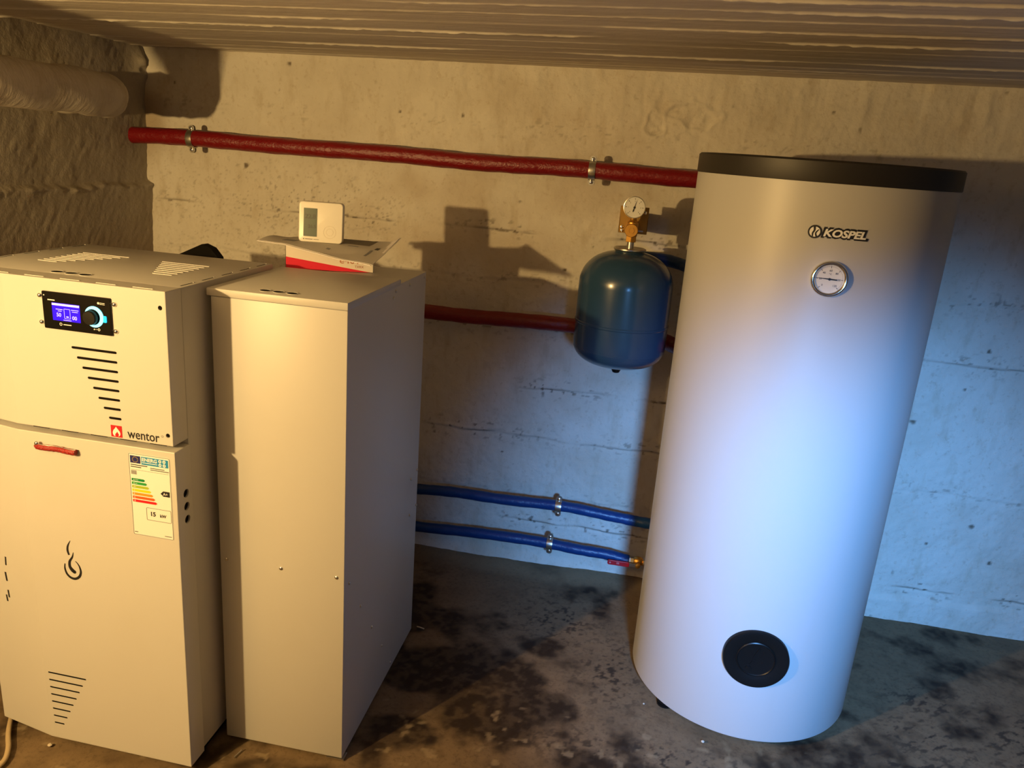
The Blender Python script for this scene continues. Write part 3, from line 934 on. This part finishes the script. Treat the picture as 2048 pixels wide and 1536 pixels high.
th = thing('thermostat', 'square cream room thermostat with a dark display standing on the leaflets', 'thermostat', (-0.8970, 2.1000, 1.2948), 0.16)
TF = lambda u, v, a: (u, a + v * 0.10, v)
tb = put('housing', G().prism(rrect(-0.0615, 0.0615, 0.0, 0.110, 0.010), 0, 0.024, TF).mesh(0.003, 3, 40), 'thermo', th)
lc = put('display', G().prism(rrect(-0.0475, -0.0100, 0.0155, 0.0925, 0.0008), -0.0008, 0.001, TF).mesh(), 'lcd', th, label='dark green display')
put('display_digits', text('22.8', -0.0440, 0.0640, width=0.0300, height=0.0125, fn=TF, a0=-0.0014, depth=0.0006, bold=0.02), 'lcd_seg', lc)
put('display_digits', text('26.5', -0.0350, 0.0385, width=0.0220, height=0.0095, fn=TF, a0=-0.0014, depth=0.0006, bold=0.02), 'lcd_seg', lc)
g = G()
for rr in (0.010, 0.0175):
    ringpoly(g, disc(0.026, 0.030, rr, 28), disc(0.026, 0.030, rr - 0.0007, 28), -0.0005, 0.001, TF)
put('touch_ring', g.mesh(), 'thermo_line', th)
g = G()
g.prism(disc(-0.0465, 0.0080, 0.0018, 10), -0.0005, 0.001, TF)
g.prism(rrect(-0.0420, -0.0215, 0.0070, 0.0090, 0.0003), -0.0005, 0.001, TF)
g.prism(rrect(-0.0190, -0.0040, 0.0074, 0.0088, 0.0003), -0.0005, 0.001, TF)
put('maker_mark', g.mesh(), 'print_grey', th)
put('stand', G().box(-0.02, 0.02, 0.020, 0.045, 0, 0.004).mesh(), 'thermo', th)

# ------------------------------------------------------------------ hot water cylinder
TX, TY, TR, TZ0, TZL, TZT = 0.4468, 2.2881, 0.3297, 0.028, 1.5637, 1.6150
tank = thing('water_cylinder', 'tall white hot water cylinder with black lid and round thermometer', 'water tank', (TX, TY, 0))
put('jacket', G().lathe([(TR - 0.004, TZ0), (TR - 0.001, TZ0 + 0.001), (TR, TZ0 + 0.004), (TR, TZL)], 128).mesh(0, 2, 40), 'tank', tank)
put('lid', G().lathe([(TR + 0.0015, TZL), (TR + 0.0025, TZL + 0.002), (TR + 0.0025, TZT - 0.005), (TR - 0.002, TZT - 0.0005), (TR - 0.01, TZT)], 128).mesh(0, 2, 40), 'lid_black', tank, label='black plastic lid')
ft = G().lathe([(0.024, 0), (0.024, 0.006), (0.020, 0.007), (0.020, 0.011), (0.024, 0.012), (0.024, 0.018), (0.018, 0.019), (0.018, 0.029)], 20).mesh(0, 2, 40)
ft.materials.append(M['black'])
fa = math.atan2(2.094 - TY, 0.224 - TX)
for k in range(3):
    a = fa + k * 2 * PI / 3
    share('foot', ft, tank, (0.297 * math.cos(a), 0.297 * math.sin(a), 0))


def CYL(u, v, a):
    """u: arc length to the right of the front, v: height, a: depth (negative = proud)"""
    t = u / TR
    r = TR - a
    return (r * math.sin(t), -r * math.cos(t), v)


# maker's badge: black outline, silver letters
badge = put('badge', text('KOSPEL', -0.0475, 1.4395, width=0.1065, height=0.0265, fn=CYL, a0=-0.0016, depth=0.0018, bold=0.06, shear=0.2), 'print_black', tank, label='black and silver maker badge')
put('badge_lettering', text('KOSPEL', -0.0425, 1.4435, width=0.0955, height=0.0180, fn=CYL, a0=-0.0026, depth=0.0014, bold=0.036, shear=0.2), 'silver', badge)
put('badge_backing', stroke([(-0.044, 1.4525), (-0.012, 1.4525), (0.020, 1.4525), (0.051, 1.4525)], [0.0200] * 4, None, 0.0002, -0.0013, CYL, 8).mesh(), 'print_black', badge)
ecx, ecz, er = -0.0620, 1.4525, 0.0155
put('badge_emblem', G().prism(disc(ecx, ecz, er, 28), 0.0002, -0.0018, CYL).mesh(), 'print_black', badge)
put('badge_disc', G().prism(disc(ecx, ecz, er * 0.76, 28), -0.0016, -0.0024, CYL).mesh(), 'silver', badge)
g = G()
ek = er / 0.013
E_ = lambda a, b: (ecx + a * ek, ecz + b * ek)
stroke([E_(-0.0030, -0.0095), E_(-0.0035, -0.003), E_(-0.001, 0.003), E_(-0.0018, 0.0098)], [0.0026, 0.0036, 0.0040, 0.0050], g, -0.0022, -0.0030, CYL, 4)
put('badge_wave', g.mesh(), 'print_black', badge)
g = G()
stroke([E_(0.004, -0.0088), E_(0.002, -0.003), E_(0.0045, 0.002), E_(0.0075, 0.005)], [0.0036, 0.0031, 0.0029, 0.0010], g, -0.0022, -0.0030, CYL, 4)
put('badge_wave', g.mesh(), 'print_black', badge)


def dial_frame(ang, z, r0):
    """local frame on the jacket: x right, y outward, z up"""
    c, s = math.cos(ang), math.sin(ang)
    return lambda x, y, d: (TR * 0 + (r0 + d) * s + x * c, -(r0 + d) * c + x * s, z + y)


DF = dial_frame(math.radians(-2.0), 1.3465, TR - 0.001)
bez = put('thermometer', G().lathe([(0.0415, -0.004), (0.0425, 0.001), (0.0425, 0.0085), (0.0395, 0.0120), (0.0362, 0.0120), (0.0330, 0.0085), (0.0325, 0.0060)], 64, DF, cap=False).mesh(0, 2, 50), 'chrome', tank, label='round chrome dial thermometer')
put('dial', G().lathe([(0.0331, 0.0045), (0.0331, 0.0062), (0.001, 0.0062)], 48, DF).mesh(), 'dial', bez)
DP = lambda u, v, a: DF(u, v, a)
g = G()
for k in range(61):
    a = math.radians(225 - k * 270 / 60)
    l0 = 0.0262 if k % 10 == 0 else 0.0290
    wd = 0.0011 if k % 10 == 0 else 0.0004
    ca, sa = math.cos(a), math.sin(a)
    nx, ny = -sa * wd / 2, ca * wd / 2
    g.prism([(l0 * ca + nx, l0 * sa + ny), (0.0312 * ca + nx, 0.0312 * sa + ny), (0.0312 * ca - nx, 0.0312 * sa - ny), (l0 * ca - nx, l0 * sa - ny)], 0.0061, 0.0066, DP)
put('dial_ticks', g.mesh(), 'print_black', bez)
for k, s_ in enumerate(('0', '20', '40', '60', '80', '100', '120')):
    a = math.radians(225 - k * 45)
    put('dial_numeral', text(s_, 0.0205 * math.cos(a), 0.0205 * math.sin(a) - 0.0024, height=0.0046, fn=DP, a0=0.0061, depth=0.0005, align='CENTER'), 'print_black', bez)
put('dial_unit', text('°C', 0, 0.0100, height=0.0042, fn=DP, a0=0.0061, depth=0.0005, align='CENTER'), 'print_black', bez)
g = G()
g.prism([(-0.0310, 0.0010), (-0.0310, 0.0014), (0.0, 0.0018), (0.017, 0.0009), (0.017, -0.0021), (0.0, -0.0014)], 0.0070, 0.0078, DP)
g.prism(disc(0, 0, 0.0030, 20), 0.0066, 0.0086, DP)
put('needle', g.mesh(), 'print_black', bez)
put('glass_stop', G().lathe([(0.0008, 0.009), (0.0008, 0.0124)], 8, lambda x, y, z: DF(x - 0.002, y - 0.0378, z)).mesh(), 'print_black', bez)

# black inspection flange
FF = dial_frame(math.radians(-2.6), 0.2960, TR - 0.012)
fl_ = put('inspection_flange', G().lathe([(0.0885, -0.006), (0.0885, 0.017), (0.0860, 0.0205), (0.0800, 0.0215), (0.0600, 0.0165), (0.0520, 0.0150)], 72, FF, cap=False).mesh(0, 2, 40), 'black', tank, label='round black inspection flange cover')
put('flange_cap', G().lathe([(0.0525, 0.0120), (0.0525, 0.0175), (0.0500, 0.0190), (0.0480, 0.0170), (0.0455, 0.0165), (0.001, 0.0165)], 56, FF).mesh(0, 2, 30), 'black', fl_)
g = G()
stroke([(0.006, 0.034), (0.000, 0.020), (-0.006, 0.006), (-0.008, -0.008), (-0.0135, -0.018)], [0.004, 0.0045, 0.004, 0.0035, 0.003], g, 0.0160, 0.0185, FF, 4)
g.prism(disc(-0.016, -0.030, 0.0075, 16), 0.0160, 0.0190, FF)
put('flange_rib', g.mesh(), 'black', fl_)

# ------------------------------------------------------------------ expansion vessel and safety group
VX, VY, VR = -0.0500, 2.6430, 0.1560
ves = thing('expansion_vessel', 'blue enamelled expansion vessel hanging beside the white cylinder', 'expansion tank', (VX * 0.9648, VY * 0.9648, 0.05586))
ves.scale = (0.9648, 0.9648, 0.9648)
prof = []
zb, zt = 0.900, 1.292
for k in range(13):
    a = PI / 2 * k / 12
    prof.append((max(0.004, VR * math.sin(a) ** 0.72 if k < 12 else VR), zb + 0.078 * (1 - math.cos(a) ** 0.9 if k < 12 else 1)))
prof[-1] = (VR, zb + 0.085)
prof += [(VR, 1.048), (VR + 0.0022, 1.051), (VR + 0.0022, 1.056), (VR, 1.059), (VR, 1.180)]
for k in range(1, 13):
    a = PI / 2 * k / 12
    prof.append((max(0.045, VR * math.cos(a) ** 0.80), 1.180 + 0.112 * math.sin(a)))
put('shell', G().lathe(prof, 72).mesh(0, 2, 35), 'vessel', ves)
put('neck_flange', G().lathe([(0.044, 1.286), (0.050, 1.293), (0.0535, 1.2965), (0.0535, 1.3000), (0.049, 1.3025), (0.040, 1.3010), (0.016, 1.3010)], 40).mesh(0, 2, 35), 'zinc', ves)
put('threaded_nipple', G().lathe([(0.0115, 1.300), (0.0115, 1.322)], 20).mesh(0, 2, 35), 'zinc', ves)
put('valve_cap', G().lathe([(0.020, 0.902), (0.020, 0.893), (0.012, 0.876), (0.007, 0.8735)], 20).mesh(0, 2, 35), 'black', ves)
put('weld_rim', G().lathe([(VR * 0.97, zb + 0.055), (VR * 0.99, zb + 0.060), (VR * 0.995, zb + 0.066), (VR * 0.98, zb + 0.070)], 72, cap=False).mesh(0, 2, 35), 'vessel', ves)

saf = thing('safety_group', 'brass safety manifold with round pressure gauge on a wall bracket', 'pressure gauge', (VX * 0.9648, VY * 0.9648, 0.05586))
saf.scale = (0.9648, 0.9648, 0.9648)
hexa = [(0.0185 * math.cos(PI / 6 + k * PI / 3), 0.0185 * math.sin(PI / 6 + k * PI / 3)) for k in range(6)]
put('union_nut', G().prism(hexa, 1.3215, 1.3405, TOP).mesh(0.001, 1), 'brass', saf)
cylY = lambda x, y, z: (x, -z, y)
put('manifold', G().lathe([(0.0165, 1.3395), (0.0185, 1.345), (0.0185, 1.385), (0.013, 1.390), (0.010, 1.398), (0.010, 1.412)], 24).mesh(0, 2, 35), 'brass', saf)
put('manifold_arm', G().tube([(0, 0.0, 1.366), (0, 0.056, 1.366)], 0.014, 18).mesh(0, 2, 35), 'brass', saf)
capf = lambda x, y, z: (-0.0015 + x, -0.010 - z, 1.3605 + y)
pc = put('end_plug', G().lathe([(0.0215, 0.0), (0.0215, 0.020), (0.0200, 0.0235), (0.0120, 0.0235)], 28, capf, cap=True).mesh(0, 2, 35), 'brass', saf)
g = G()
hx = [(0.0105 * math.cos(k * PI / 3), 0.0105 * math.sin(k * PI / 3)) for k in range(6)]
hi = [(0.0085 * math.cos(k * PI / 3), 0.0085 * math.sin(k * PI / 3)) for k in range(6)]
ringpoly(g, hx, hi, 0.0230, 0.0255, capf)
put('hex_socket', g.mesh(), 'brass', pc)
MF = lambda x, y, z: (0.0000 + x, -0.008 - z, 1.4335 + y)
ga = put('pressure_gauge', G().lathe([(0.030, -0.018), (0.0345, -0.012), (0.0350, 0.010), (0.0352, 0.0135), (0.0335, 0.0140), (0.0322, 0.0115)], 48, MF, cap=False).mesh(0, 2, 40), 'zinc', saf, label='round pressure gauge with white dial')
put('gauge_back', G().lathe([(0.031, -0.019), (0.031, -0.016)], 32, MF).mesh(), 'black', ga)
put('dial', G().lathe([(0.0328, 0.0085), (0.0328, 0.0105), (0.001, 0.0105)], 40, MF).mesh(), 'dial', ga)
g = G()
for k in range(31):
    a = math.radians(225 - k * 9)
    l0 = 0.0245 if k % 5 == 0 else 0.0272
    wd = 0.0016 if k % 5 == 0 else 0.0004
    ca, sa = math.cos(a), math.sin(a)
    nx, ny = -sa * wd / 2, ca * wd / 2
    g.prism([(l0 * ca + nx, l0 * sa + ny), (0.029 * ca + nx, 0.029 * sa + ny), (0.029 * ca - nx, 0.029 * sa - ny), (l0 * ca - nx, l0 * sa - ny)], 0.0104, 0.0110, MF)
put('dial_ticks', g.mesh(), 'print_black', ga)
for k in range(7):
    a = math.radians(225 - k * 45)
    put('dial_numeral', text(str(k), 0.0200 * math.cos(a), 0.0200 * math.sin(a) - 0.002, height=0.0040, fn=MF, a0=0.0104, depth=0.0005, align='CENTER'), 'print_black', ga)
g = G()
nd = math.radians(76)
c, s = math.cos(nd), math.sin(nd)
P_ = lambda l, wd: (l * c - wd * s, l * s + wd * c)
g.prism([P_(0.025, 0), P_(0.004, 0.0010), P_(-0.012, 0.0022), P_(-0.016, 0.0), P_(-0.012, -0.0022), P_(0.004, -0.0010)], 0.0112, 0.0120, MF)
g.prism(disc(0, 0, 0.0034, 16), 0.0108, 0.0128, MF)
put('needle', g.mesh(), 'print_black', ga)
# bracket: face plate with two legs back to the wall
bk = G()
bk.box(-0.0465, 0.0480, 0.052, 0.055, 1.3440, 1.4320)
bk.box(-0.0465, -0.0440, 0.052, 0.277, 1.3440, 1.4000)
bk.box(0.0455, 0.0480, 0.052, 0.277, 1.3440, 1.4000)
put('bracket', bk.mesh(0.0008, 1), 'plate', saf)
bsc = G().lathe([(0.006, 0), (0.0055, 0.003), (0.002, 0.0045)], 14, cylY).mesh(0, 2, 40)
bsc.materials.append(M['chrome'])
for x, z in ((0.0360, 1.4150), (-0.0360, 1.3640), (-0.0340, 1.3520)):
    share('bracket_screw', bsc, saf, (x, 0.052, z))
put('bracket_slot', G().prism(rrect(0.018, 0.036, 1.3515, 1.3560, 0.002), 0.0505, 0.0525, FRONT).mesh(), 'zinc', saf)

# ------------------------------------------------------------------ pipes
def smooth_path(pts, sub=8):
    P = [Vector(p) for p in pts]
    Q = []
    for i in range(len(P) - 1):
        p0, p1, p2, p3 = P[max(i - 1, 0)], P[i], P[i + 1], P[min(i + 2, len(P) - 1)]
        for k in range(sub):
            t = k / sub
            Q.append(0.5 * (2 * p1 + (p2 - p0) * t + (2 * p0 - 5 * p1 + 4 * p2 - p3) * t * t + (3 * p1 - p0 - 3 * p2 + p3) * t ** 3))
    Q.append(P[-1])
    return Q


def pipe(name, pts, r, m, label, wob=0.0022, seed=0, sub=14):
    Q = smooth_path(pts, sub)
    rnd = random.Random(seed)
    ph = [rnd.uniform(0, 6) for _ in range(4)]
    Q = [p + Vector((0, wob * math.sin(i * 0.31 + ph[0]), wob * math.sin(i * 0.23 + ph[1]))) for i, p in enumerate(Q)]
    me = G().tube(Q, r, 24, True, lambda i, th: 1 + 0.022 * math.sin(i * 0.9 + ph[2]) + 0.02 * math.sin(i * 1.7 + th * 2)).mesh(0, 2, 60)
    return tag(put(name, me, m), label, 'pipe')


PY = 2.737
pipe('heating_pipe', [(-1.93, PY, 1.533), (-1.65, PY, 1.535), (-1.25, PY, 1.536), (-0.85, PY, 1.534), (-0.52, PY, 1.534), (-0.2, PY, 1.535), (0.14, PY, 1.535), (0.42, PY, 1.535), (0.5, PY, 1.50)], 0.0285, 'red', 'long red lagged pipe high on the wall running from the corner to the cylinder', seed=1)
pipe('heating_pipe', [(-1.15, PY, 0.990), (-0.76, PY, 0.994), (-0.5, PY, 0.997), (-0.21, PY, 1.000), (0.02, PY + 0.005, 0.995), (0.12, 2.69, 0.985), (0.19, 2.60, 0.98), (0.235, 2.535, 0.98)], 0.0265, 'red', 'red lagged pipe passing behind the blue vessel', seed=2)
pipe('water_pipe', [(-1.0, PY, 0.284), (-0.75, PY, 0.288), (-0.5, PY, 0.296), (-0.21, PY, 0.2995), (0.0, PY, 0.290), (0.136, PY, 0.2815), (0.30, PY, 0.28), (0.42, 2.66, 0.28)], 0.0205, 'blue', 'upper of the two blue lagged pipes low on the wall', seed=3)
pipe('water_pipe', [(-1.0, PY, 0.124), (-0.757, PY, 0.1276), (-0.5, PY, 0.136), (-0.226, PY, 0.138), (-0.05, PY, 0.128), (0.078, PY, 0.119)], 0.0205, 'blue', 'lower blue lagged pipe just above the floor ending at the red valve', seed=4)
pipe('water_pipe', [(-0.04, 2.775, 1.262), (0.05, 2.765, 1.262), (0.10, 2.745, 1.255), (0.16, 2.70, 1.245), (0.20, 2.62, 1.24), (0.235, 2.54, 1.24)], 0.0205, 'blue', 'short blue lagged pipe between vessel and cylinder', seed=5, sub=6)


def clamp(x, z, r, label):
    c = thing('pipe_clamp', label, 'pipe clamp', (x, PY, z), 0, 'pipe clamps on the back wall')
    w2 = 0.0112
    g = G()
    n = 40
    vs, fs = [], []
    for k in range(n):
        a = 2 * PI * k / n
        for (rr, xx) in ((r, -w2), (r + 0.0030, -w2), (r + 0.0042, 0), (r + 0.0030, w2), (r, w2)):
            vs.append((xx, rr * math.cos(a), rr * math.sin(a)))
    for k in range(n):
        k2 = (k + 1) % n
        for i in range(5):
            j = (i + 1) % 5
            fs.append((k * 5 + i, k2 * 5 + i, k2 * 5 + j, k * 5 + j))
    put('band', g.add(vs, fs).mesh(0, 2, 30), 'zinc', c)
    for s in (1, -1):
        zc = s * (r + 0.008)
        for yy in (-0.0055, 0.0035):
            put('ear', G().prism(rrect(-w2, w2, zc - 0.0115, zc + 0.0115, 0.0095), yy, yy + 0.002, FRONT).mesh(0.0004, 1), 'zinc', c)
        put('ear_screw', G().lathe([(0.0062, 0.0), (0.0058, 0.0030), (0.0030, 0.0045)], 14, lambda x_, y_, z_: (x_, -0.0055 - z_, zc + s * 0.001 + y_)).mesh(0, 2, 40), 'chrome', c)
    put('wall_stud', G().tube([(0, r, 0), (0, WY - PY + 0.004, 0)], 0.004, 10).mesh(0, 2, 40), 'zinc', c)


clamp(-1.659, 1.5345, 0.0285, 'zinc clamp at the corner end of the long red pipe')
clamp(-0.2056, 1.5350, 0.0285, 'zinc clamp on the long red pipe above the vessel')
clamp(-0.2080, 0.2995, 0.0208, 'zinc clamp on the upper blue pipe')
clamp(-0.2275, 0.1380, 0.0208, 'zinc clamp on the lower blue pipe')

bv = thing('ball_valve', 'small brass ball valve with red lever on the lower blue pipe', 'valve', (0.078, PY, 0.119))
put('valve_nut', G().prism([(0.0165 * math.cos(k * PI / 3), 0.0165 * math.sin(k * PI / 3)) for k in range(6)], 0.002, 0.020, lambda u, v, a: (a, u, v)).mesh(0.001, 1), 'zinc', bv)
put('valve_body', G().lathe([(0.012, 0.018), (0.017, 0.026), (0.019, 0.036), (0.017, 0.046), (0.013, 0.052), (0.015, 0.054), (0.015, 0.075)], 22, lambda x, y, z: (z, x, y)).mesh(0, 2, 35), 'brass', bv)
put('union_ring', G().prism([(0.0175 * math.cos(k * PI / 4), 0.0175 * math.sin(k * PI / 4)) for k in range(8)], 0.056, 0.072, lambda u, v, a: (a, u, v)).mesh(0.001, 1), 'zinc', bv)
put('stem', G().lathe([(0.007, 0.015), (0.007, 0.034), (0.0095, 0.035), (0.0095, 0.040), (0.004, 0.042)], 14, lambda x, y, z: (0.036 + x, -z, y)).mesh(0, 2, 35), 'brass', bv)
lv = put('lever', G().prism(rrect(-0.018, 0.046, -0.0075, 0.0065, 0.005), -0.0365, -0.0345, FRONT).mesh(0.0005, 1), 'zinc', bv)
put('lever_sleeve', G().prism(rrect(-0.078, 0.004, -0.0105, 0.0085, 0.006), -0.0395, -0.0315, FRONT).mesh(0.0015, 2), 'red_lever', lv, label='red lever sleeve')
g = G()
g.prism(disc(-0.068, -0.001, 0.0032, 12), -0.0399, -0.0393, FRONT)
g.box(-0.044, -0.034, -0.0399, -0.0393, 0.0012, 0.0035)
g.box(-0.044, -0.034, -0.0399, -0.0393, -0.0030, -0.0008)
put('lever_mark', g.mesh(), mat('pink_print', (0.6, 0.25, 0.28), 0.5), lv)

# ------------------------------------------------------------------ plaster wrapped duct under the ceiling
DX, DZ, DR = -1.660, 1.652, 0.0605
path = [(DX, FY + 0.4, DZ + 0.004), (DX, 0.6, DZ + 0.004)]
path += [(DX, 0.6 + k * 0.05, DZ + 0.004) for k in range(1, 32)]
for k in range(13):
    a = PI / 2 * k / 12
    path.append((DX - 0.13 + 0.13 * math.cos(a), 2.24 + 0.13 * math.sin(a), DZ))
path += [(DX - 0.13 - k * 0.04, 2.37, DZ) for k in range(1, 4)]
rw = random.Random(8)
lump = [rw.uniform(-1, 1) for _ in range(len(path) + 2)]
me = G().tube(path, DR, 28, True, lambda i, th: 1 + 0.05 * lump[i] + 0.05 * math.sin(th * 3 + i * 1.3) * (0.4 + abs(lump[i + 1])) + 0.05 * math.exp(-((math.sin(th) + 0.95) / 0.12) ** 2)).mesh(0, 2, 60)
tag(put('duct', me, 'plaster'), 'lumpy plaster wrapped duct under the ceiling at the left wall', 'duct')

# ------------------------------------------------------------------ small things on the floor
sc = thing('loose_screw', 'loose metal screw lying on the floor in front of the two white cabinets', 'screw', (-0.899, 1.594, 0.0005), 0.4)
put('shank', G().tube([(0.002, 0, 0.0022), (-0.012, -0.018, 0.0016), (-0.015, -0.0225, 0.0012)], 0.0016, 8).mesh(0, 2, 40), 'zinc', sc)
put('head', G().lathe([(0.0036, 0), (0.0034, 0.0018), (0.0015, 0.0026)], 12, lambda x, y, z: (0.002 + z * 0.6 + x * 0.3, z * 0.8 + y * 0.5, 0.0034 + x * 0.8)).mesh(0, 2, 40), 'chrome', sc)
for i, (x, y, r_, lb) in enumerate(((-1.3814, 1.4892, 0.006, 'pale crumb on the floor at the foot of the boiler door'), (0.160, 2.075, 0.0035, 'white crumb on the floor left of the cylinder foot'),
                                    (0.330, 1.955, 0.005, 'pale chip on the floor in front of the cylinder'))):
    g = G()
    rn = random.Random(i)
    g.lathe([(r_ * 0.8, -0.001), (r_ * rn.uniform(0.9, 1.1), r_ * 0.35), (r_ * 0.5, r_ * 0.8)], 7)
    tag(put('crumb', g.mesh(0.0004, 1), 'stone', None, (x, y, -0.001)), lb, 'crumb', 'crumbs on the floor')
cp = smooth_path([(-1.62, 1.66, 0.006), (-1.52, 1.51, 0.006), (-1.468, 1.448, 0.006), (-1.445, 1.405, 0.006), (-1.452, 1.36, 0.006), (-1.50, 1.30, 0.006), (-1.60, 1.26, 0.006)], 8)
tag(put('cable', G().tube(cp, 0.0065, 12).mesh(0, 2, 60), 'cable'), 'beige cable lying on the floor at the left edge', 'cable')
lp = [(-0.612, 2.262, 0.003), (-0.600, 2.256, 0.006), (-0.585, 2.256, 0.003)]
tag(put('wood_splinter', G().tube(smooth_path(lp, 3), 0.0022, 6).mesh(0, 2, 60), 'stone'), 'thin pale splinter on the floor behind the hopper corner', 'splinter')
